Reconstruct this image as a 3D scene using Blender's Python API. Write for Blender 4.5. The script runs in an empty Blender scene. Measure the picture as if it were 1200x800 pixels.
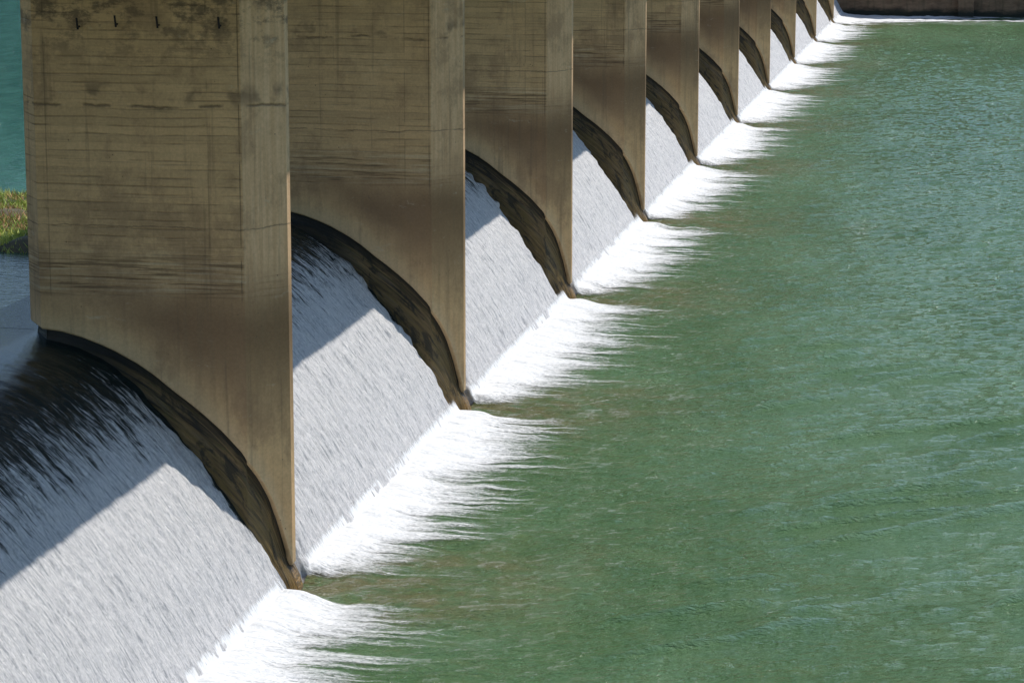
import bpy, math, random
import numpy as np
R = math.radians
random.seed(7)
C = bpy.context.scene.collection
sc = bpy.context.scene

# ------------------------------------------------------------------ camera
cam_d = bpy.data.cameras.new('camera')
cam = bpy.data.objects.new('camera', cam_d); C.objects.link(cam)
cam_d.sensor_width = 36.0; cam_d.sensor_fit = 'HORIZONTAL'
cam_d.lens = 36.0 * 3200 / 1200
cam_d.clip_start = 0.1; cam_d.clip_end = 5000
cam.location = (8.248, -20.086, 8.927)
cam.rotation_euler = (R(90 - 10.862), 0, R(10.617))
sc.camera = cam

# ------------------------------------------------------------------ light
SUN = np.array([0.308, 0.354, 0.883]); SUN /= np.linalg.norm(SUN)
w = bpy.data.worlds.new("World"); sc.world = w; w.use_nodes = True
wn = w.node_tree; bg = wn.nodes['Background']
sky = wn.nodes.new('ShaderNodeTexSky'); sky.sky_type = 'NISHITA'; sky.sun_disc = False
sky.sun_elevation = math.asin(SUN[2]); sky.sun_rotation = math.atan2(SUN[0], SUN[1])
sky.altitude = 300; sky.air_density = 1.0; sky.dust_density = 0.3; sky.ozone_density = 2.0
wn.links.new(sky.outputs[0], bg.inputs[0]); bg.inputs[1].default_value = 0.115
sd = bpy.data.lights.new('sun', 'SUN'); sd.energy = 3.6; sd.angle = R(0.5); sd.color = (1, 0.955, 0.90)
so = bpy.data.objects.new('sun', sd); C.objects.link(so)
from mathutils import Vector
so.rotation_euler = Vector(SUN).to_track_quat('Z', 'Y').to_euler()
sc.view_settings.view_transform = 'Standard'; sc.view_settings.look = 'None'
sc.view_settings.exposure = 0.22; sc.view_settings.gamma = 1.0
sc.view_settings.use_curve_mapping = False

# ------------------------------------------------------------------ helpers
def link(name, me, mat=None, parent=None, smooth=True):
    o = bpy.data.objects.new(name, me); C.objects.link(o)
    if mat: me.materials.append(mat)
    if parent: o.parent = parent
    if smooth: me.polygons.foreach_set('use_smooth', [True] * len(me.polygons))
    return o
def tag(o, label=None, cat=None, group=None, kind=None):
    if label: o['label'] = label
    if cat: o['category'] = cat
    if group: o['group'] = group
    if kind: o['kind'] = kind
    return o
def mesh_np(name, V, F, uv=None, attrs=None):
    """V (n,3), F (m,4) quads; uv (n,2) per vertex; attrs {name: (n,)}"""
    V = np.asarray(V, np.float32); F = np.asarray(F, np.int32)
    me = bpy.data.meshes.new(name)
    me.vertices.add(len(V)); me.vertices.foreach_set('co', V.ravel())
    k = F.shape[1]
    me.loops.add(F.size); me.loops.foreach_set('vertex_index', F.ravel())
    me.polygons.add(len(F)); me.polygons.foreach_set('loop_start', np.arange(0, F.size, k, dtype=np.int32))
    me.update(calc_edges=True)
    if uv is not None:
        l = me.uv_layers.new(name='UVMap'); l.data.foreach_set('uv', np.asarray(uv, np.float32)[F.ravel()].ravel())
    for an, av in (attrs or {}).items():
        a = me.attributes.new(an, 'FLOAT', 'POINT'); a.data.foreach_set('value', np.asarray(av, np.float32).ravel())
    me.validate(); return me
def gridF(nu, nv):
    i = np.arange(nu - 1)[:, None]; j = np.arange(nv - 1)[None, :]
    a = (i * nv + j).ravel()
    return np.stack([a, a + nv, a + nv + 1, a + 1], 1)
def poly_mesh(name, verts, faces):
    me = bpy.data.meshes.new(name); me.from_pydata(verts, [], faces); me.validate(); me.update(); return me
def noise2(nx, ny, dx, dy, lx, ly, seed, power=2.0, rot=0.0):
    """gaussian-filtered noise, correlation lengths lx, ly (m); rot turns the lx axis"""
    rs = np.random.RandomState(seed)
    kx = np.fft.fftfreq(nx, dx)[:, None]; ky = np.fft.fftfreq(ny, dy)[None, :]
    c, s = math.cos(rot), math.sin(rot)
    a = kx * c + ky * s; b = -kx * s + ky * c
    filt = np.exp(-((a * lx) ** 2 + (b * ly) ** 2) * power)
    n = np.fft.ifft2(np.fft.fft2(rs.randn(nx, ny)) * filt).real
    return (n - n.mean()) / n.std()
def sst(a, b, x):
    t = np.clip((x - a) / (b - a), 0, 1); return t * t * (3 - 2 * t)

class NT:
    """small node-tree builder"""
    def __init__(s, name):
        s.m = bpy.data.materials.new(name); s.m.use_nodes = True; s.t = s.m.node_tree
        s.b = s.t.nodes['Principled BSDF']; s.out = s.t.nodes['Material Output']
    def n(s, typ, **k):
        x = s.t.nodes.new(typ)
        for a, v in k.items(): setattr(x, a, v)
        return x
    def set(s, inp, v):
        if isinstance(v, bpy.types.NodeSocket): s.t.links.new(v, inp)
        else: inp.default_value = v
    def math(s, op, a, b=None, c=None, clamp=False):
        x = s.n('ShaderNodeMath', operation=op, use_clamp=clamp); s.set(x.inputs[0], a)
        if b is not None: s.set(x.inputs[1], b)
        if c is not None: s.set(x.inputs[2], c)
        return x.outputs[0]
    def obj(s): return s.n('ShaderNodeTexCoord').outputs['Object']
    def uv(s): return s.n('ShaderNodeTexCoord').outputs['UV']
    def rnd(s): return s.n('ShaderNodeObjectInfo').outputs['Random']
    def sep(s, v):
        x = s.n('ShaderNodeSeparateXYZ'); s.set(x.inputs[0], v); return x.outputs
    def comb(s, x, y, z):
        c = s.n('ShaderNodeCombineXYZ'); s.set(c.inputs[0], x); s.set(c.inputs[1], y); s.set(c.inputs[2], z); return c.outputs[0]
    def mapv(s, v, scale=(1, 1, 1), loc=(0, 0, 0), rot=(0, 0, 0)):
        m = s.n('ShaderNodeMapping'); s.set(m.inputs[0], v)
        m.inputs['Scale'].default_value = scale; m.inputs['Rotation'].default_value = rot; s.set(m.inputs['Location'], loc)
        return m.outputs[0]
    def noise(s, v, scale=1, detail=4, rough=0.55, dist=0.0, dim='3D'):
        x = s.n('ShaderNodeTexNoise', noise_dimensions=dim); s.set(x.inputs['Vector'], v)
        x.inputs['Scale'].default_value = scale; x.inputs['Detail'].default_value = detail
        x.inputs['Roughness'].default_value = rough; x.inputs['Distortion'].default_value = dist
        return x.outputs['Fac']
    def voro(s, v, scale=1, feature='F1'):
        x = s.n('ShaderNodeTexVoronoi', feature=feature); s.set(x.inputs['Vector'], v); x.inputs['Scale'].default_value = scale
        return x.outputs['Distance']
    def rng(s, v, a, b, c=0.0, d=1.0, smooth=True):
        x = s.n('ShaderNodeMapRange', interpolation_type='SMOOTHSTEP' if smooth else 'LINEAR')
        s.set(x.inputs[0], v); s.set(x.inputs[1], a); s.set(x.inputs[2], b); s.set(x.inputs[3], c); s.set(x.inputs[4], d)
        return x.outputs[0]
    def mix(s, f, a, b, blend='MIX'):
        x = s.n('ShaderNodeMix', data_type='RGBA', blend_type=blend); s.set(x.inputs[0], f)
        for i, v in ((6, a), (7, b)):
            if not isinstance(v, bpy.types.NodeSocket) and len(v) == 3: v = (*v, 1)
            s.set(x.inputs[i], v)
        return x.outputs[2]
    def bump(s, h, strength=0.5, dist=0.02, prev=None):
        x = s.n('ShaderNodeBump'); s.set(x.inputs['Strength'], strength); x.inputs['Distance'].default_value = dist
        s.set(x.inputs['Height'], h)
        if prev: s.t.links.new(prev, x.inputs['Normal'])
        return x.outputs[0]
    def done(s, col=None, rough=None, normal=None, **k):
        if col is not None: s.set(s.b.inputs['Base Color'], col if isinstance(col, bpy.types.NodeSocket) else (*col, 1))
        if rough is not None: s.set(s.b.inputs['Roughness'], rough)
        if normal is not None: s.set(s.b.inputs['Normal'], normal)
        for a, v in k.items(): s.set(s.b.inputs[a.replace('_', ' ')], v)
        return s.m

S = 10.0                      # pier spacing
NP = 10                       # piers in view
WALL_Y = 106.4
# lower edge of the concrete shaft (x, z), traced once and the same on every pier
PC = np.array([(-3.3, 3.13), (-2.93, 3.11), (-2.62, 3.08), (-2.37, 3.02), (-2.14, 2.94), (-1.97, 2.87), (-1.70, 2.73), (-1.50, 2.60),
               (-1.27, 2.42), (-1.10, 2.30), (-0.92, 2.16), (-0.70, 1.97), (-0.47, 1.73), (-0.36, 1.56), (-0.27, 1.38), (-0.18, 1.14),
               (-0.10, 0.82), (-0.04, 0.52), (0.0, 0.30), (0.4, 0.2)])
def zc(x): return np.interp(x, PC[:, 0], PC[:, 1])
# surface of the falling water (x, z)
WS = np.array([(-4.0, 3.0), (-3.7, 3.0), (-3.3, 2.998), (-2.95, 2.985), (-2.6, 2.94), (-2.25, 2.82), (-1.95, 2.64), (-1.65, 2.38), (-1.35, 2.07),
               (-1.05, 1.72), (-0.75, 1.33), (-0.45, 0.89), (-0.2, 0.45), (0.0, 0.10), (0.12, -0.12), (0.3, -0.42)])
def resample(P, ds):
    P = np.asarray(P, float)
    # smooth the control polygon, then resample by arc length
    for _ in range(3):
        Q = [P[0]]
        for a, b in zip(P[:-1], P[1:]): Q += [a * .75 + b * .25, a * .25 + b * .75]
        Q.append(P[-1]); P = np.array(Q)
    s = np.concatenate([[0], np.cumsum(np.hypot(*np.diff(P, axis=0).T))])
    t = np.arange(0, s[-1], ds)
    return np.stack([np.interp(t, s, P[:, 0]), np.interp(t, s, P[:, 1])], 1), t

# ------------------------------------------------------------------ materials
def mat_pier():
    g = NT('weathered_board_formed_concrete')
    o = g.obj(); r = g.rnd()
    ro = g.math('MULTIPLY', r, 37.0)
    x, y, z = g.sep(o)
    p = g.comb(g.math('ADD', x, ro), y, z)
    big = g.noise(p, 0.8, 5, 0.6); mid = g.noise(p, 4, 6, 0.65); fine = g.noise(p, 28, 5, 0.7)
    col = g.mix(big, (0.66, 0.40, 0.185), (0.80, 0.545, 0.285))
    col = g.mix(g.rng(mid, 0.35, 0.7, 0, .3), col, (0.42, 0.26, 0.12))
    # smooth nose panels: greyer, vertical streaks
    nose = g.math('MULTIPLY', g.rng(x, -0.42, -0.38), g.rng(g.math('ADD', z, mid), 3.4, 4.6))
    vst = g.noise(g.mapv(p, (22, 22, 0.8)), 1, 4, 0.6)
    ncol = g.mix(g.rng(vst, .3, .7), (0.68, 0.42, 0.22), (0.80, 0.53, 0.30))
    col = g.mix(nose, col, ncol)
    # board courses: height wobble, lines with gaps
    zw = g.math('ADD', z, g.math('MULTIPLY', g.math('SUBTRACT', g.noise(g.mapv(p, (.9, .9, .9)), 1, 2), .5), 0.05))
    course = g.math('FRACT', g.math('DIVIDE', zw, 0.098))
    line = g.rng(g.math('ABSOLUTE', g.math('SUBTRACT', course, 0.5)), 0.36, 0.5)
    bid = g.math('FLOOR', g.math('DIVIDE', zw, 0.098))
    wn_ = g.n('ShaderNodeTexWhiteNoise', noise_dimensions='2D'); g.set(wn_.inputs['Vector'], g.comb(bid, g.math('FLOOR', g.math('MULTIPLY', g.math('GREATER_THAN', x, -0.80), 3.0)), 0))
    bv = wn_.outputs['Value']
    thin = g.noise(g.mapv(p, (1.3, 1.3, 44)), 1, 6, 0.75)
    panel = g.math('MULTIPLY', g.rng(x, -0.38, -0.42), g.rng(z, 3.42, 3.6))
    brk = g.rng(g.noise(g.mapv(p, (1.6, 1.6, 9)), 1, 4, .6), 0.42, 0.62)
    lm = g.math('MULTIPLY', g.math('MULTIPLY', line, brk), panel)
    col = g.mix(g.math('MULTIPLY', panel, g.rng(bv, 0, 1, 0.0, 0.22, False)), col, (0.23, 0.165, 0.09))
    col = g.mix(g.math('MULTIPLY', lm, 0.24), col, (0.10, 0.07, 0.04))
    col = g.mix(g.math('MULTIPLY', g.math('MULTIPLY', g.rng(thin, 0.50, 0.74), panel), 0.42), col, (0.14, 0.10, 0.055))
    # washed-out boards with deep grooves just above the smooth foot
    zone = g.math('MULTIPLY', g.rng(z, 3.45, 3.6), g.rng(z, 4.15, 3.85)); zone = g.math('MULTIPLY', zone, g.math('SUBTRACT', 1, nose))
    gr = g.noise(g.mapv(p, (1.1, 1.1, 32), (3, 0, 1)), 1, 3, 0.6)
    col = g.mix(g.math('MULTIPLY', zone, g.rng(gr, 0.5, 0.66, 0, .7)), col, (0.78, 0.60, 0.37))
    col = g.mix(g.math('MULTIPLY', zone, g.rng(gr, 0.47, 0.36, 0, .7)), col, (0.09, 0.06, 0.035))
    # dark damp zone above the lip, water bounce light painted in at the lip
    att = g.n('ShaderNodeAttribute', attribute_name='lip').outputs['Fac']     # metres above the lower edge
    wob = g.math('MULTIPLY', g.math('SUBTRACT', g.noise(p, 1.6, 3), .5), 0.5)
    zz = g.math('ADD', z, wob)
    damp = g.math('MULTIPLY', g.rng(zz, 4.15, 3.15), g.rng(zz, 1.4, 3.2))
    damp = g.math('MULTIPLY', damp, g.rng(g.math('ADD', att, wob), 0.0, 0.8))
    col = g.mix(g.math('MULTIPLY', damp, 0.82), col, (0.17, 0.090, 0.044))
    sm = g.rng(z, 3.6, 3.3)
    streak = g.noise(g.mapv(p, (12, 12, .6)), 1, 4)
    col = g.mix(g.math('MULTIPLY', sm, g.rng(streak, .45, .7, 0, .3)), col, (0.24, 0.165, 0.09))
    lip_bounce = g.math('MULTIPLY', g.rng(g.math('ADD', att, g.math('MULTIPLY', wob, .4)), 0.42, 0.0), g.rng(z, 3.4, 3.0))
    col = g.mix(g.math('MULTIPLY', lip_bounce, 0.5), col, (0.66, 0.50, 0.30))
    # blotchy algae near the top and at the pour joints
    bl = g.noise(g.mapv(p, (1, 1, 1.6), (5, 2, 0)), 2.4, 8, 0.72)
    top = g.rng(z, 5.9, 6.8)
    col = g.mix(g.math('MULTIPLY', top, g.rng(bl, 0.47, 0.60, 0, 0.7)), col, (0.07, 0.056, 0.042))
    def joint(zj, wd, wgt, dcol, col, seed, thr=.4):
        jz = g.math('ADD', z, g.math('MULTIPLY', g.math('SUBTRACT', g.noise(g.mapv(p, (1, 1, 1), (seed, 0, 0)), 1.1, 7, .7), .5), 0.16))
        j = g.rng(g.math('ABSOLUTE', g.math('SUBTRACT', jz, zj)), wd, 0.0)
        j = g.math('MULTIPLY', j, g.rng(g.noise(g.mapv(p, (1, 1, 1), (seed, 9, 0)), 3, 3), thr, thr + .15))
        return g.mix(g.math('MULTIPLY', j, wgt), col, dcol), j
    col, j1 = joint(5.72, 0.028, 0.7, (0.09, 0.065, 0.04), col, 2, .42)
    col, j1b = joint(5.86, 0.20, 0.6, (0.12, 0.085, 0.055), col, 12, .5)
    col, j2 = joint(4.33, 0.014, 0.6, (0.09, 0.07, 0.045), col, 4, .3)
    # vertical panel joints
    def vj(xj, col, wgt):
        j = g.rng(g.math('ABSOLUTE', g.math('SUBTRACT', x, xj)), 0.012, 0.002)
        j = g.math('MULTIPLY', g.math('MULTIPLY', j, g.rng(z, 3.4, 3.6)), g.rng(g.noise(p, 3, 2), .35, .5))
        return g.mix(g.math('MULTIPLY', j, wgt), col, (0.06, 0.045, 0.03))
    col = vj(-0.80, col, .3); col = vj(-0.43, col, .6); col = vj(-2.72, col, .4)
    # large uneven weather stains and pale lime blooms
    stn = g.noise(g.mapv(p, (1.3, 1.3, .9), (8, 5, 3)), 1.1, 8, .7)
    col = g.mix(g.rng(stn, .50, .64, 0, .45), col, (0.27, 0.165, 0.09))
    lime = g.noise(g.mapv(p, (1.5, 1.5, 4), (2, 5, 6)), 1.6, 7, .75)
    col = g.mix(g.math('MULTIPLY', g.rng(lime, .60, .72), .4), col, (0.68, 0.58, 0.42))
    drip = g.noise(g.mapv(p, (9, 9, .35), (6, 6, 0)), 1, 6, .65)
    col = g.mix(g.math('MULTIPLY', g.rng(drip, .54, .68), .35), col, (0.16, 0.11, 0.065))
    # pits
    pit = g.rng(g.voro(p, 9), 0.10, 0.05); pit = g.math('MULTIPLY', pit, g.rng(g.noise(p, 1.7, 2), .5, .65))
    col = g.mix(g.math('MULTIPLY', pit, .6), col, (0.05, 0.04, 0.03))
    col = g.mix(g.rng(fine, 0.3, 0.7, 0, 0.4), col, g.mix(1.0, col, (.62, .6, .56), 'MULTIPLY'))
    h = g.math('ADD', g.math('MULTIPLY', fine, 0.35), g.math('MULTIPLY', mid, 0.5))
    h = g.math('SUBTRACT', h, g.math('MULTIPLY', lm, 1.2)); h = g.math('SUBTRACT', h, g.math('MULTIPLY', pit, .8))
    h = g.math('SUBTRACT', h, g.math('MULTIPLY', j1, 1.2))
    h = g.math('ADD', h, g.math('MULTIPLY', g.math('MULTIPLY', bv, panel), 0.5))
    return g.done(col, g.rng(damp, 0, 1, 0.85, 0.5), g.bump(h, 0.7, 0.012), Specular_IOR_Level=0.3)
def mat_moss():
    g = NT('wet_mossy_concrete')
    u = g.uv(); r = g.math('MULTIPLY', g.rnd(), 31.0)
    uu, vv, _ = g.sep(u)
    p = g.comb(g.math('ADD', uu, r), vv, 0)
    st = g.noise(g.mapv(p, (1.3, 16, 1)), 1, 5, 0.65, .4)
    st2 = g.noise(g.mapv(p, (2.2, 34, 1), (7, 3, 0)), 1, 4, 0.6)
    fine = g.noise(p, 30, 4, .7)
    col = g.mix(g.rng(st, .32, .68), (0.016, 0.012, 0.006), (0.26, 0.165, 0.065))
    col = g.mix(g.rng(st2, .5, .68, 0, .75), col, (0.075, 0.080, 0.016))
    col = g.mix(g.rng(g.noise(g.mapv(p, (1, 5, 1), (1, 8, 0)), 1, 3), .5, .65, 0, .55), col, (0.15, 0.115, 0.07))
    # overhang shade painted in right under the lip; darker again at the crest
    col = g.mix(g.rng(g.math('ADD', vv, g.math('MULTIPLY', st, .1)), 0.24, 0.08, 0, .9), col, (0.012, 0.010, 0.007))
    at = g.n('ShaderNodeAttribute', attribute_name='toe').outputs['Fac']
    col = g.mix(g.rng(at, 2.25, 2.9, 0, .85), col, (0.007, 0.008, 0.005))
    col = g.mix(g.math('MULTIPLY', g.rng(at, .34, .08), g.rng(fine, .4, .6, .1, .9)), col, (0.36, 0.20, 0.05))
    col = g.mix(g.math('MULTIPLY', g.math('MULTIPLY', g.rng(vv, .26, .42), g.rng(at, 2.5, 1.8)), g.rng(st2, .42, .58, .1, .75)), col, (0.19, 0.125, 0.035))
    pt = g.noise(g.mapv(p, (2.4, 4, 1), (3, 5, 0)), 1, 6, .7, .5)
    col = g.mix(g.rng(pt, .50, .62, 0, .8), col, (0.014, 0.013, 0.007))
    h = g.math('ADD', st, g.math('MULTIPLY', st2, .6)); h = g.math('ADD', h, g.math('MULTIPLY', fine, .5)); h = g.math('ADD', h, pt)
    return g.done(col, 0.42, g.bump(h, 0.8, 0.03), Specular_IOR_Level=0.45)
def mat_weir():
    g = NT('algae_covered_spillway_concrete')
    o = g.obj()
    st = g.noise(g.mapv(o, (1.5, 14, 1.5)), 1, 5, .6)
    col = g.mix(g.rng(st, .35, .65), (0.03, 0.024, 0.012), (0.13, 0.095, 0.04))
    return g.done(col, .35, g.bump(st, .7, .03))
def mat_fall():
    g = NT('falling_white_water')
    u = g.uv(); uu, vv, _ = g.sep(u)              # u across the flow (m), v along the fall (m from crest)
    p = g.comb(g.math('ADD', uu, g.math('MULTIPLY', g.rnd(), 53.0)), vv, 0)
    s1 = g.noise(g.mapv(p, (15, 1.5, 1)), 1, 5, .62, .25)
    s2 = g.noise(g.mapv(p, (34, 4.5, 1), (3, 7, 0)), 1, 5, .68, .5)
    s3 = g.noise(g.mapv(p, (5, 0.5, 1), (9, 1, 0)), 1, 4, .6, .2)
    speck = g.noise(g.mapv(p, (44, 20, 1), (1, 5, 0)), 1, 5, .8, .8)
    lump = g.noise(g.mapv(p, (13, 8, 1), (2, 1, 0)), 1, 4, .65, .6)
    # aeration grows down the fall
    amt = g.rng(g.math('ADD', vv, g.math('MULTIPLY', g.math('SUBTRACT', s3, .5), 1.5)), 1.35, 3.9, 0.0, 1.0, False)
    thr = g.rng(amt, 0, 1, 0.72, 0.26, False)
    f = g.math('ADD', g.math('MULTIPLY', s1, .45), g.math('MULTIPLY', s2, .40)); f = g.math('ADD', f, g.math('MULTIPLY', speck, .15))
    ed = g.n('ShaderNodeAttribute', attribute_name='edge').outputs['Fac']
    thr = g.math('ADD', thr, g.math('MULTIPLY', ed, .6))
    air = g.rng(f, g.math('SUBTRACT', thr, .05), g.math('ADD', thr, .10))
    # sparse darker threads lower down
    th = g.noise(g.mapv(p, (24, 1.6, 1), (11, 4, 0)), 1, 6, .66, .25)
    thread = g.math('MULTIPLY', g.rng(th, .52, .62), g.rng(lump, .36, .58))
    white = g.mix(g.rng(speck, .32, .68), (0.62, 0.61, 0.595), (0.96, 0.93, 0.90))
    white = g.mix(g.rng(s2, .38, .62), g.mix(1.0, white, (.80, .81, .83), 'MULTIPLY'), white)
    white = g.mix(g.math('MULTIPLY', thread, .6), white, (0.22, 0.235, 0.26))
    col = g.mix(air, (0.010, 0.020, 0.018), white)
    h = g.math('ADD', g.math('MULTIPLY', speck, .9), g.math('MULTIPLY', s2, .5)); h = g.math('ADD', h, g.math('MULTIPLY', lump, .6))
    h = g.math('ADD', h, g.math('MULTIPLY', s1, .5))
    return g.done(col, g.rng(air, 0, 1, .06, .65), g.bump(h, g.rng(amt, 0, .5, .16, .8), 0.045), IOR=1.33, Specular_IOR_Level=g.rng(air, 0, 1, .5, .25))
def mat_foam():
    g = NT('white_foam')
    o = g.obj()
    d = g.n('ShaderNodeAttribute', attribute_name='foam_amount').outputs['Fac']
    st = g.noise(g.mapv(o, (4.5, 30, 1)), 1, 7, .72, .5)
    lace = g.noise(g.mapv(o, (16, 30, 1), (4, 1, 0)), 1, 5, .7, .6)
    f = g.math('ADD', g.math('MULTIPLY', st, .6), g.math('MULTIPLY', lace, .4))
    a = g.rng(g.math('ADD', d, g.math('MULTIPLY', g.math('SUBTRACT', f, .5), 2.6)), 0.12, 1.12)
    col = g.mix(g.rng(lace, .3, .7), (0.66, 0.68, 0.685), (0.87, 0.865, 0.85))  # bluish shading inside the foam put into its colour
    g.done(col, .7, g.bump(g.math('ADD', st, lace), .5, .03), Specular_IOR_Level=.2)
    tr = g.n('ShaderNodeBsdfTransparent'); mx = g.n('ShaderNodeMixShader')
    g.set(mx.inputs[0], a); g.t.links.new(tr.outputs[0], mx.inputs[1]); g.t.links.new(g.b.outputs[0], mx.inputs[2])
    g.t.links.new(mx.outputs[0], g.out.inputs[0])
    return g.m
def mat_river():
    g = NT('green_river_water')
    o = g.obj(); x, y, z = g.sep(o)
    big = g.noise(g.mapv(o, (.25, .12, 1)), 1, 4, .6, .4)
    mid = g.noise(g.mapv(o, (1.2, 1.2, 1)), 1, 5, .65, .8)
    col = g.mix(g.rng(big, .35, .65), (0.066, 0.132, 0.047), (0.098, 0.180, 0.082))
    col = g.mix(g.rng(mid, .4, .75, 0, .5), col, (0.120, 0.185, 0.070))  # silt mottling in colour, strengthened to stand in for wave light and dark
    # shallow gravelly apron below each pier shows brown through the water
    ph = g.math('ABSOLUTE', g.math('SUBTRACT', g.math('FRACT', g.math('ADD', g.math('DIVIDE', g.math('SUBTRACT', y, g.math('MULTIPLY', x, .25)), S), .5)), .5))
    ap = g.math('MULTIPLY', g.rng(ph, .30, .05), g.rng(x, 4.5, 0.4))
    br = g.noise(g.mapv(o, (1.4, 2.4, 1), (4, 4, 0)), 1, 6, .7, .6)
    col = g.mix(g.math('MULTIPLY', ap, g.rng(br, .38, .62, .15, .8)), col, (0.165, 0.130, 0.058))
    sand = g.math('MULTIPLY', g.rng(br, .52, .72, 0, .45), g.rng(x, 7, 1))
    col = g.mix(sand, col, (0.15, 0.15, 0.065))
    # scattered tiny bubbles
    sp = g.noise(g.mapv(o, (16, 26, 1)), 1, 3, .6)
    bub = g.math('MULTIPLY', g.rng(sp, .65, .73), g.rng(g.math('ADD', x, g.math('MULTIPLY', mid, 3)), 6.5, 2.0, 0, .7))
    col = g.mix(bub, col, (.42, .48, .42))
    a = R(38)
    r1 = g.noise(g.mapv(g.mapv(o, rot=(0, 0, -a)), (3.2, 8.5, 1)), 1, 5, .62, .5)
    r2 = g.noise(g.mapv(g.mapv(o, rot=(0, 0, -R(15))), (9, 18, 1), (3, 1, 0)), 1, 4, .62, .6)
    r3 = g.noise(g.mapv(g.mapv(o, rot=(0, 0, -R(28))), (5, 15, 1), (5, 2, 0)), 1, 3, .55, .3)
    r3 = g.math('SUBTRACT', 1, g.math('MULTIPLY', g.math('ABSOLUTE', g.math('SUBTRACT', r3, .5)), 6), clamp=True)
    h = g.math('ADD', g.math('MULTIPLY', r1, .7), g.math('MULTIPLY', r2, .32))
    h = g.math('ADD', h, g.math('MULTIPLY', r3, .13))
    return g.done(col, .035, g.bump(h, 1.0, .12), IOR=1.33)
def mat_reservoir():
    g = NT('teal_reservoir_water')
    o = g.obj()
    mid = g.noise(g.mapv(o, (2.5, .8, 1)), 1, 6, .75, .3)
    col = g.mix(g.rng(mid, .35, .65), (0.018, 0.100, 0.062), (0.045, 0.165, 0.108))  # finer colour noise paints glints and variation on the water
    y = g.sep(o)[1]
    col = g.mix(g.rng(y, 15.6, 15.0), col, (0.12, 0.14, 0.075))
    r1 = g.noise(g.mapv(o, (4, 11, 1)), 1, 4, .6, .4)
    return g.done(col, .05, g.bump(r1, g.rng(y, 13, 40, .16, 1.0), .12), IOR=1.33)
def mat_simple(name, a, b, scale=3, rough=.85, bs=.5, bd=.03, stretch=(1, 1, 1)):
    g = NT(name); o = g.obj()
    n = g.noise(g.mapv(o, stretch), scale, 7, .65)
    col = g.mix(g.rng(n, .3, .7), a, b)
    return g.done(col, rough, g.bump(n, bs, bd))
M_pier, M_moss, M_weir, M_fall = mat_pier(), mat_moss(), mat_weir(), mat_fall()
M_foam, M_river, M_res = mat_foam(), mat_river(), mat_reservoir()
M_deck = mat_simple('deck_concrete', (.26, .24, .2), (.36, .33, .28))
M_ground = mat_simple('dry_grass_ground', (.07, .08, .03), (.16, .13, .07), .7)
M_bank = mat_simple('earth_and_turf', (.05, .05, .03), (.13, .10, .05), 5)
M_rebar = mat_simple('rusty_iron', (.012, .010, .009), (.03, .02, .015), 30)
def mat_wall():
    g = NT('stained_wall_concrete'); o = g.obj(); x, y, z = g.sep(o)
    n = g.noise(g.mapv(o, (1, 1, 3)), 1.2, 7, .7); v = g.noise(g.mapv(o, (5, 5, .5)), 1, 5, .7)
    col = g.mix(g.rng(n, .35, .65), (.16, .095, .052), (.28, .18, .105))
    col = g.mix(g.rng(v, .5, .7, 0, .6), col, (.045, .05, .02))
    zz = g.math('ADD', z, g.math('MULTIPLY', g.math('SUBTRACT', n, .5), .5))
    col = g.mix(g.rng(zz, .42, .16), col, (.012, .018, .010))
    return g.done(col, .7, g.bump(n, .6, .05))
M_wall = mat_wall()
def mat_grass():
    g = NT('meadow_grass_blades'); r = g.n('ShaderNodeAttribute', attribute_name='tint').outputs['Fac']
    col = g.mix(g.rng(r, 0, .7, 0, 1, False), (.22, .36, .05), (.52, .54, .11))
    col = g.mix(g.rng(r, .72, .8), col, (.50, .27, .12))
    return g.done(col, .7)
M_grass = mat_grass()

# ------------------------------------------------------------------ setting
def strip(name, x0, x1, y0, y1, z, mat, th=None):
    me = poly_mesh(name, [(x0, y0, z), (x1, y0, z), (x1, y1, z), (x0, y1, z)], [(0, 1, 2, 3)])
    o = link(name, me, mat, smooth=False); tag(o, kind='structure'); return o
strip('ground', -1500, 1500, -1500, 1500, -4.0, M_ground)

# reservoir above the weir
strip('reservoir', -420, -4.0, -260, 420, 3.0, M_res)

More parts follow.
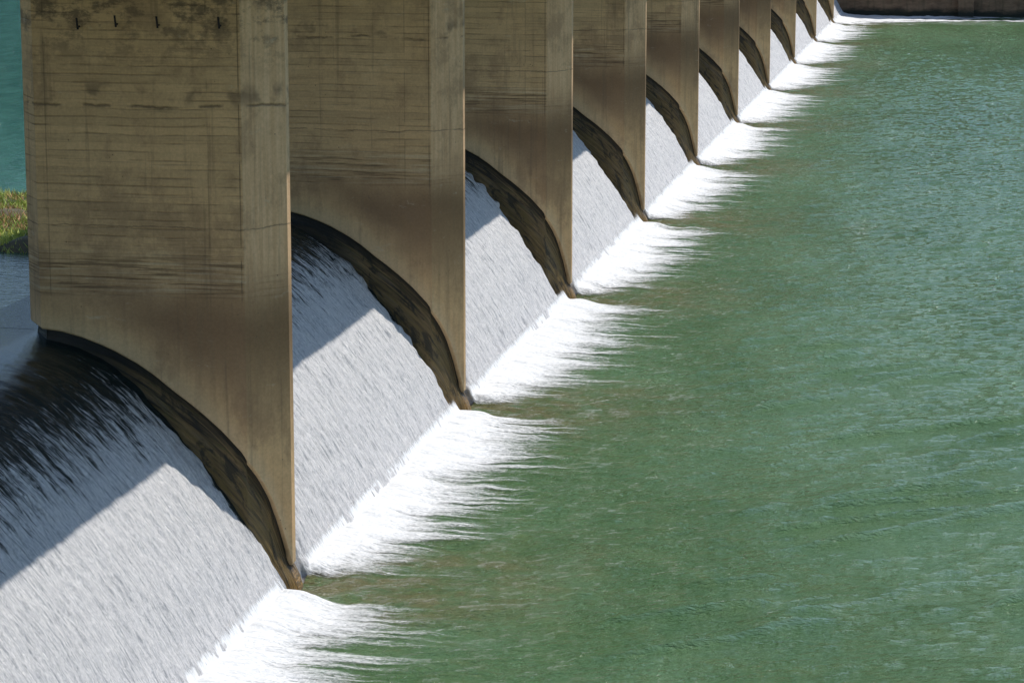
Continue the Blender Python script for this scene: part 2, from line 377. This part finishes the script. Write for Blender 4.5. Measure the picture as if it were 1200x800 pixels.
# river below the weir: displaced sheet where the photo looks, flat skirt beyond, one mesh
RIV = {}
def river():
    dx = 0.06; x0, x1, y0, y1 = 0.02, 12.02, -3.0, WALL_Y
    nx = int(round((x1 - x0) / dx)) + 1; ny = int(round((y1 - y0) / dx)) + 1
    xs = np.linspace(x0, x1, nx); ys = np.linspace(y0, y1, ny)
    pad = 64
    NX, NY = nx + pad, ny + pad
    def crest(n, p=1.3): return 1 - 2 * np.minimum(np.abs(n) / 1.3, 1) ** (1 / p)      # sharp crests, round troughs
    h = .010 * crest(noise2(NX, NY, dx, dx, 1.5, .55, 1, 2, R(38))) + .0065 * crest(noise2(NX, NY, dx, dx, .75, .30, 2, 2, R(28)))
    h += .006 * noise2(NX, NY, dx, dx, .85, .30, 21, 2, R(50)) + .006 * noise2(NX, NY, dx, dx, .30, .14, 3, 2, R(15))
    swell = noise2(NX, NY, dx, dx, 4.5, .85, 4, 2, R(36))
    gate = noise2(NX, NY, dx, dx, 2.2, 1.0, 14, 2, R(43))
    ridge = np.exp(-(swell / .36) ** 2) * sst(-.1, .8, gate)
    X, Y = np.meshgrid(xs, ys, indexing='ij')
    h = h[:nx, :ny]; ridge = ridge[:nx, :ny]
    h = h * (1 - .55 * sst(3.0, 6.5, X) * sst(45, 10, Y)) + .075 * ridge * sst(1.5, 5.0, X) * sst(60, 25, Y)
    # churned strip near the foot of the fall
    ch = noise2(NX, NY, dx, dx, .35, .14, 6, 2)[:nx, :ny]
    h += .012 * ch * sst(3.2, .6, X)
    edge = np.minimum.reduce([sst(0, .4, x1 - X), sst(0, .4, Y - y0)])
    h *= edge
    V = np.stack([X, Y, h], -1).reshape(-1, 3)
    F = gridF(nx, ny)
    for _ in range(2):
        h[1:-1] = (h[:-2] + 2 * h[1:-1] + h[2:]) / 4
        h[:, 1:-1] = (h[:, :-2] + 2 * h[:, 1:-1] + h[:, 2:]) / 4
    RIV['h'] = h; RIV['g'] = (x0, y0, dx)
    n0 = len(V)
    b = [(x1, -260, 0), (420, -260, 0), (420, WALL_Y + 4, 0), (x1, WALL_Y + 4, 0), (x1, y0, 0), (-0.5, y0, 0), (-0.5, -260, 0), (x1, y1, 0)]
    V = np.vstack([V, b])
    F = np.vstack([F, [[n0, n0 + 1, n0 + 2, n0 + 3], [n0 + 6, n0, n0 + 4, n0 + 5]]])
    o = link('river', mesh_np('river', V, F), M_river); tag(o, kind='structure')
river()

# weir body (one long concrete ogee), everything below the water sheet
def weir():
    P = [(x, z - (.32 if x > -2.8 else .25 if x > -3.4 else .6)) for x, z in WS if x > -3.6]
    P, s = resample(P, .12)
    P = [tuple(p) for p in P]
    P = P + [(P[-1][0], -3.9), (-5.0, -3.9), (-5.0, 2.2)]
    n = len(P); ya, yb = -6.0, WALL_Y + 2
    V = [(x, ya, z) for x, z in P] + [(x, yb, z) for x, z in P]
    F = [(i, i + n, (i + 1) % n + n, (i + 1) % n) for i in range(n)] + [tuple(range(n)), tuple(range(2 * n - 1, n - 1, -1))]
    o = link('spillway_weir', poly_mesh('spillway_weir', V, F), M_weir, smooth=False)
    tag(o, 'long dark algae-covered concrete weir under the falling water, showing beside the pier feet', 'weir')
weir()

# falling water, one sheet for every bay
def cascade(k):
    near = k <= 2
    ds = .035 if k <= 3 else .06; dy = .025 if k <= 3 else .045
    ya = (k - 1) * S + .42 if k > 1 else -3.0
    yb = k * S - .42 if k <= NP else WALL_Y
    m = .0 if k <= 2 else .16
    P, s = resample(WS, ds)
    T = np.gradient(P, axis=0); T /= np.linalg.norm(T, axis=1)[:, None]; N = np.stack([-T[:, 1], T[:, 0]], 1)
    ys = np.arange(ya, yb + dy, dy); ns, ny = len(s), len(ys)
    n1 = noise2(ns + 20, ny + 20, ds, dy, .9, .10, 100 + k)[:ns, :ny]
    n2 = noise2(ns + 20, ny + 20, ds, dy, .16, .06, 200 + k)[:ns, :ny]
    n3 = noise2(ns + 20, ny + 20, ds, dy, 1.6, .5, 300 + k)[:ns, :ny]
    amp = sst(.9, 2.4, s)[:, None]
    h = amp * (.006 * n1 + .006 * n2 + .008 * n3)
    # the flow pulls away from the piers: sheet thins and dives under the moss line there
    dfar = (yb - ys)[None, :]; dn = (ys - ya)[None, :]
    wob = .09 * noise2(ns + 20, ny + 20, ds, dy, .7, .3, 400 + k)[:ns, :ny] + .05 * noise2(ns + 20, ny + 20, ds, dy, .18, .2, 430 + k)[:ns, :ny]
    pull = sst(.5 + m * 1.6, .10 + m, dfar + wob) if k <= NP else 0 * dfar
    pulln = sst(.35, .05, dn + wob) if k > 1 else 0 * dn
    h = h - (pull + pulln) * (.29 if k > 2 else .10 if k == 2 else .0) * sst(.9, 1.8, s)[:, None]
    X = P[:, 0][:, None] + N[:, 0][:, None] * h; Z = P[:, 1][:, None] + N[:, 1][:, None] * h
    tt = (ys - ya) / (yb - ya); g_ = 1 - sst(-3.15, -2.7, P[:, 0])
    la = ya - (.43 * g_ if k > 1 else 0 * g_); lb = yb + (.43 * g_ if k <= NP else 0 * g_)
    Y = la[:, None] + (lb - la)[:, None] * tt[None, :]
    V = np.stack([X, Y, Z], -1).reshape(-1, 3)
    uv = np.stack([np.broadcast_to(ys[None, :], X.shape), np.broadcast_to(s[:, None] + (.08 if k == 1 else .35), X.shape)], -1).reshape(-1, 2)
    ew = .24 if k <= 2 else .42
    edge = np.maximum(sst(ew, 0, dfar + wob * .5) if k <= NP else 0 * dfar, .8 * sst(.2, 0, dn + wob * .5) if k > 1 else 0 * dn)
    edge = np.broadcast_to(edge, X.shape) * sst(4.9, 4.2, s)[:, None]
    o = link('cascading_water', mesh_np('cascading_water', V, gridF(ns, ny), uv, {'edge': edge}), M_fall); tag(o, kind='structure')
for k in range(1, NP + 2): cascade(k)

# foam where the falls meet the river: ragged streaky fans, one object of stuff
def foam():
    VV, FF, DD, off = [], [], [], 0
    for k in range(1, NP + 2):
        f = 1 if k <= 3 else 1.6
        dx, dy = .05 * f, .028 * f
        ya = (k - 1) * S + .42 if k > 1 else -2.0
        yb = k * S - .42 if k <= NP else WALL_Y - .2
        x0 = -.20; x1 = 3.6 if k <= NP else 12.0
        nx, ny = int((x1 - x0) / dx), int((yb - ya) / dy)
        xs = x0 + np.arange(nx) * dx; ys = ya + np.arange(ny) * dy
        X, Y = np.meshgrid(xs, ys, indexing='ij')
        a = noise2(nx + 30, ny + 30, dx, dy, 1.3, .035, 500 + k)[:nx, :ny]
        b = noise2(nx + 30, ny + 30, dx, dy, 1.8, .12, 600 + k)[:nx, :ny]
        c = noise2(nx + 30, ny + 30, dx, dy, 2.5, .45, 700 + k)[:nx, :ny]
        q = noise2(nx + 30, ny + 30, dx, dy, .22, .10, 800 + k)[:nx, :ny]
        tn = np.clip((Y - ya) / 2.6, 0, 1) if k > 1 else 1.0
        tf = np.clip((yb - Y) / .8, 0, 1) if k <= NP else 1.0
        env = (.16 + .84 * tn ** .8) * (.35 + .65 * np.sqrt(tf))
        reach = env * (.62 + .16 * c + .06 * b + .03 * a)
        if k > NP: reach = .7 + 4.6 * np.clip((Y - 101.5) / 3.5, 0, 1) + .8 * b + .3 * a + .6 * c
        soft = (1.35 + .30 * np.clip(b, -1.5, 2) + .15 * np.clip(a, -1.5, 2)) * (.5 + .5 * env)
        D = np.where(X < reach, 1.0 + (reach - X), 1.0 - (X - reach) / np.maximum(soft, .15)); D = np.clip(D, 0, 1.6)
        # long thin stray streaks
        if k <= NP:
            st = np.clip((b - 1.0) * 1.0 + (a - .6) * .35, 0, 1) * np.clip(1 - (X - .8) / (1.5 + .3 * c), 0, 1) * (X > .3)
        else:
            st = np.clip((b + .2) * .6 + (a) * .3, 0, .9) * np.clip(1 - X / 13, 0, 1) * sst(98.5, 100.5, Y)
        if k > NP: st = np.maximum(st, 1.25 * np.exp(-((Y - 103.4 - .45 * c) / (.5 + .9 * np.clip(1 - X / 8, 0, 1))) ** 2) * np.clip(1.1 + .3 * b, 0, 1.3))
        D = np.maximum(D, st * .7)
        if k <= NP: D = D * np.clip((yb + .10 - Y) / .22, 0, 1)
        if k > 1: D = D * np.clip((Y - ya + .05 - .05 * X) / .3, 0, 1)
        core = sst(0, 1.6, D)
        gx0, gy0, gd = RIV['g']; H = RIV['h']
        hi = H[np.clip(((X - gx0) / gd).round().astype(int), 0, H.shape[0] - 1), np.clip(((Y - gy0) / gd).round().astype(int), 0, H.shape[1] - 1)]
        Z = .022 + hi + (.006 * q + .004 * a + .006 * b) * core + .10 * sst(.9, .0, X) * np.minimum(core * 1.5, 1) * np.clip(D, 0, 1) * (X > 0)
        Z = np.maximum(Z, np.interp(X, WS[:, 0], WS[:, 1]) + .022 + .006 * q)
        D = D * sst(-.10, -.01, X)
        keep = D > .03
        F = gridF(nx, ny); kf = keep.ravel()
        F = F[kf[F].any(1)]
        used = np.unique(F); rm = -np.ones(nx * ny, int); rm[used] = np.arange(len(used))
        V = np.stack([X, Y, Z], -1).reshape(-1, 3)[used]
        VV.append(V); FF.append(rm[F] + off); DD.append(np.clip(D, 0, 1.5).ravel()[used]); off += len(used)
    o = link('foam', mesh_np('foam', np.vstack(VV), np.vstack(FF), None, {'foam_amount': np.concatenate(DD)}), M_foam)
    tag(o, 'white foam fanning out in streaks on the green river at the foot of each fall', 'foam', kind='stuff')
foam()

# ------------------------------------------------------------------ piers
HT = .5
def plan(step=.04):
    """near half, tip to tip; returns points and outward normals (x, y)"""
    ctrl = [(0, .07), (0, -.07), (-.40, -.5), (-2.85, -.5), (-3.12, -.12), (-3.12, .12), (-2.85, .5), (-.40, .5)]
    pts, nor = [], []
    n = len(ctrl)
    for i in range(n):
        a = np.array(ctrl[i]); b = np.array(ctrl[(i + 1) % n]); d = b - a; L = np.hypot(*d); m = max(2, int(L / step))
        nn = np.array([d[1], -d[0]]) / L
        for j in range(m): 
            pts.append(a + d * j / m)
            if j == 0:
                pa = np.array(ctrl[i - 1]); dp = a - pa; np_ = np.array([dp[1], -dp[0]]) / np.hypot(*dp)
                v = nn + np_; nor.append(v / np.hypot(*v))
            else: nor.append(nn)
    pts, nor = np.array(pts), np.array(nor)
    # outward check
    cen = pts.mean(0)
    if ((pts - cen) * nor).sum() < 0: nor = -nor
    return pts, nor
DECK_Z = 7.62
def shaft_mesh():
    P, N = plan(); n = len(P)
    zb = zc(P[:, 0])
    rows = [(-.10, 'in'), (-.045, 'in2'), (0, 'edge'), (.015, 'lip')]
    V, A = [], []
    V += [(P[i, 0] - N[i, 0] * .10, P[i, 1] - N[i, 1] * .10, zb[i] - .005) for i in range(n)]; A += [0] * n
    V += [(P[i, 0] - N[i, 0] * .015, P[i, 1] - N[i, 1] * .015, zb[i]) for i in range(n)]; A += [0] * n
    V += [(P[i, 0], P[i, 1], zb[i] + .02) for i in range(n)]; A += [.02] * n
    R_ = 26
    for r in range(1, R_ + 1):
        t = r / R_
        for i in range(n):
            z = zb[i] + .02 + (DECK_Z - zb[i] - .02) * t; V.append((P[i, 0], P[i, 1], z)); A.append(z - zb[i])
    F = []
    for r in range(R_ + 2):
        for i in range(n):
            j = (i + 1) % n; F.append((r * n + i, r * n + j, (r + 1) * n + j, (r + 1) * n + i))
    me = mesh_np('shaft', V, F, None, {'lip': A}); return me
def base_mesh(w):
    P, N = plan(); n = len(P)
    s = np.concatenate([[0], np.cumsum(np.hypot(np.hypot(*np.diff(P, axis=0).T), np.diff(zc(P[:, 0]))))])
    D = np.array([-.02, .02, .07, .13, .2, .28, .38, .5, .65, .85, 1.1, 1.6, 2.4, 3.5])
    O = np.interp(D, [-.02, .06, .3, .7, 1.1, 3.5], [-.085, -.085, -.04, w * .6, w, w])
    V, UV, A = [], [], []
    rs = np.random.RandomState(3); wob = np.convolve(rs.randn(n + 8), np.ones(9) / 9, 'valid') * .02
    for d, o in zip(D, O):
        for i in range(n):
            z = max(zc(P[i, 0]) - d, -1.2); e = o + wob[i] * min(1, max(0, d * 2)) + (.13 * float(sst(.45, .0, z)) * float(sst(-.7, -.1, P[i, 0])) if d > .05 else 0)
            V.append((P[i, 0] + N[i, 0] * e, P[i, 1] + N[i, 1] * e, z)); UV.append((s[i], d)); A.append(max(z, 0) if P[i, 0] > -1 else max(z, 1))
    F = []
    for r in range(len(D) - 1):
        for i in range(n):
            j = (i + 1) % n; F.append(((r + 1) * n + i, (r + 1) * n + j, r * n + j, r * n + i))
    return mesh_np('mossy_base', V, F, UV, {'toe': A})
def hook_mesh():
    # bent bar stub sticking out of the face and turned up
    path = [(0, .06, 0), (0, -.05, 0), (.0, -.055, -.03), (-.012, -.055, .10)]
    V, F = [], []; r = .012; k = 6
    for i, p in enumerate(path):
        for a in range(k):
            c, s_ = math.cos(a * 2 * math.pi / k) * r, math.sin(a * 2 * math.pi / k) * r
            V.append((p[0] + c, p[1] + (s_ if i > 1 else 0), p[2] + (s_ if i < 2 else 0)))
    for i in range(len(path) - 1):
        for a in range(k): b = (a + 1) % k; F.append((i * k + a, i * k + b, (i + 1) * k + b, (i + 1) * k + a))
    F.append(tuple(range(k))); F.append(tuple(range(len(V) - 1, len(V) - k - 1, -1)))
    return poly_mesh('rebar_hook', V, F)
LAB = ['brown board-marked concrete pier nearest the camera with black hooks near its top',
       'second nearest brown concrete pier, right behind the pier with the black hooks',
       'third nearest brown concrete pier, with a wide mossy band above its orange foot',
       'fourth concrete pier from the camera, midway along the curve of falls at top centre',
       'fifth concrete pier from the camera along the weir',
       'sixth concrete pier from the camera along the weir',
       'seventh concrete pier from the camera, fourth from the far wall',
       'small distant concrete pier, third from the far wall',
       'small distant concrete pier, second from the far wall',
       'farthest and smallest concrete pier, closest to the dark far wall']
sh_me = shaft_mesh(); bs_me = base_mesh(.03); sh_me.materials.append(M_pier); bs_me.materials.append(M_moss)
sh_me.polygons.foreach_set('use_smooth', [False] * len(sh_me.polygons))
bs_me.polygons.foreach_set('use_smooth', [True] * len(bs_me.polygons))
root = bpy.data.objects.new('bridge_pier', None); C.objects.link(root); root.location = (0, S, 0); root.empty_display_size = .3
pa = bpy.data.objects.new('shaft', sh_me); C.objects.link(pa); pa.parent = root
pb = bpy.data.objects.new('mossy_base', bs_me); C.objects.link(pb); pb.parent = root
tag(root, LAB[0], 'pier', 'concrete piers standing along the weir')
for i in range(1, NP):
    r = root.copy(); C.objects.link(r); r.location = (0, S * (i + 1), 0); r['label'] = LAB[i]
    for ch in (pa, pb):
        c = ch.copy(); C.objects.link(c); c.parent = r
hm = hook_mesh(); hm.materials.append(M_rebar)
for x in (-2.28, -1.83, -1.34, -.62):
    h = bpy.data.objects.new('rebar_hook', hm); C.objects.link(h); h.parent = root; h.location = (x, -.5, 6.62 + .02 * math.sin(x * 9))

# bridge deck the piers carry (above the frame; its shadow lies on the falls)
def prism(name, prof, y0, y1, mat, parent=None):
    n = len(prof)
    V = [(x, y0, z) for x, z in prof] + [(x, y1, z) for x, z in prof]
    F = [(i, (i + 1) % n, (i + 1) % n + n, i + n) for i in range(n)] + [tuple(range(n - 1, -1, -1)), tuple(range(n, 2 * n))]
    return link(name, poly_mesh(name, V, F), mat, parent, smooth=False)
XE = 1.05
d = prism('bridge_deck', [(-4.0, DECK_Z + .35), (-3.2, DECK_Z), (.5, DECK_Z), (XE, DECK_Z + .3), (XE, DECK_Z + .75), (-4.0, DECK_Z + .75)], -12, WALL_Y + 20, M_deck)
tag(d, 'long concrete bridge deck resting on the tops of the piers', 'bridge deck')

# ------------------------------------------------------------------ far wall and banks
w_ = prism('abutment_wall', [(0, 0), (1, 0)], 0, 1, M_wall) if False else None
def wall():
    # subdivided slab with vertical buttress ribs
    V, F = [], []
    def box(x0, x1, y0, y1, z0, z1):
        b = len(V); V.extend([(x0, y0, z0), (x1, y0, z0), (x1, y1, z0), (x0, y1, z0), (x0, y0, z1), (x1, y0, z1), (x1, y1, z1), (x0, y1, z1)])
        F.extend([tuple(b + q for q in f) for f in ((0, 3, 2, 1), (4, 5, 6, 7), (0, 1, 5, 4), (1, 2, 6, 5), (2, 3, 7, 6), (3, 0, 4, 7))])
    box(-5.2, 60, WALL_Y, WALL_Y + 1.2, -3.9, 5.2)
    box(-5.3, 60.1, WALL_Y - .1, WALL_Y + 1.3, 5.2, 5.5)
    for x in np.arange(5.2, 58, 9.0): box(x, x + .7, WALL_Y - .35, WALL_Y - .003, -3.8, 4.9)
    o = link('abutment_wall', poly_mesh('abutment_wall', V, F), M_wall, smooth=False)
    tag(o, 'dark brown stained concrete wall closing the far end of the river', 'wall')
wall()
def terrain():
    V = [(-420, WALL_Y + 1.25, 5.0), (420, WALL_Y + 1.25, 5.0), (420, 500, 22), (-420, 500, 22),
         (70, -400, -2), (70, WALL_Y + 1.25, -2), (84, WALL_Y + 1.25, 5), (84, -400, 5), (420, -400, 20), (420, WALL_Y + 1.2, 20)]
    o = link('terrain', poly_mesh('terrain', V, [(0, 1, 2, 3), (4, 7, 6, 5), (7, 8, 9, 6)]), M_ground, smooth=False); tag(o, kind='structure')
terrain()

# grassy islet in the reservoir just upstream of the weir
def islet():
    nx, ny = 60, 50
    xs = np.linspace(-12, -4.6, nx); ys = np.linspace(15.3, 21.1, ny)
    X, Y = np.meshgrid(xs, ys, indexing='ij')
    e = np.minimum.reduce([(X + 12) / .8, (-4.6 - X) / .35, (Y - 15.3) / .25, (21.1 - Y) / .5]); e = np.clip(e, 0, 1)
    Z = 2.90 + .16 * sst(0, 1, e) + .05 * noise2(nx, ny, .12, .12, .6, .6, 41) * e
    o = link('grassy_bank', mesh_np('grassy_bank', np.stack([X, Y, Z], -1).reshape(-1, 3), gridF(nx, ny)), M_bank); tag(o, kind='structure')
    rs = np.random.RandomState(5); n = 26000
    px = rs.uniform(-11.6, -4.75, n); py = rs.uniform(15.36, 20.95, n)
    patch = noise2(64, 64, .12, .12, .5, .5, 42)
    t = patch[((px + 12) / .12).astype(int) % 64, ((py - 15) / .12).astype(int) % 64]
    zz = np.interp(py, [15.36, 15.55, 20.6, 21.1], [2.97, 3.05, 3.05, 2.95])
    hh = rs.uniform(.03, .12, n) * (1 + .3 * (t > 0)); a = rs.uniform(0, 6.28, n); w2 = rs.uniform(.006, .014, n)
    lx, ly = rs.randn(n) * .05, rs.randn(n) * .05
    V = np.empty((n, 3, 3)); 
    V[:, 0] = np.stack([px - np.cos(a) * w2, py - np.sin(a) * w2, zz], 1); V[:, 1] = np.stack([px + np.cos(a) * w2, py + np.sin(a) * w2, zz], 1)
    V[:, 2] = np.stack([px + lx, py + ly, zz + hh], 1)
    tint = np.clip(.35 + .18 * t + .15 * rs.randn(n), 0, .7); tint = np.where((t < -.35) & (rs.rand(n) < .55), .9, tint)
    o = link('grass', mesh_np('grass', V.reshape(-1, 3), np.arange(n * 3).reshape(-1, 3), None, {'tint': np.repeat(tint, 3)}), M_grass)
    tag(o, 'short green and rust-tinged grass on the bank at the left edge behind the nearest pier', 'grass', kind='stuff')
islet()

# added hills out of view, ridge shaped for what the water mirrors
def unseen_hills():
    nx, ny = 160, 14
    ang = np.linspace(R(-100), R(75), nx)          # from +Y, clockwise
    rr = np.linspace(0, 1, ny)
    A, Q = np.meshgrid(ang, rr, indexing='ij')
    low = 1 - .48 * sst(R(-16), R(-11), ang)[:, None]
    ridge = (60 + 9 * noise2(nx, ny, 1, 1, 14, 3, 51)[:, :1] + 3 * noise2(nx, ny, 1, 1, 4, 3, 52)[:, :1])
    Dd = 250 + 190 * Q; H = -3 + (ridge * low + 3) * np.sin(Q * math.pi / 2) + 2.2 * noise2(nx, ny, 1, 1, 1.2, .8, 53) * Q
    V = np.stack([np.sin(A) * Dd, np.cos(A) * Dd, H], -1).reshape(-1, 3)
    M = mat_simple('unseen_hillside', (.020, .045, .014), (.065, .105, .035), .05, .9, .6, 2.0)
    o = link('unseen_hills', mesh_np('unseen_hills', V, gridF(nx, ny)), M); tag(o, kind='structure')
unseen_hills()
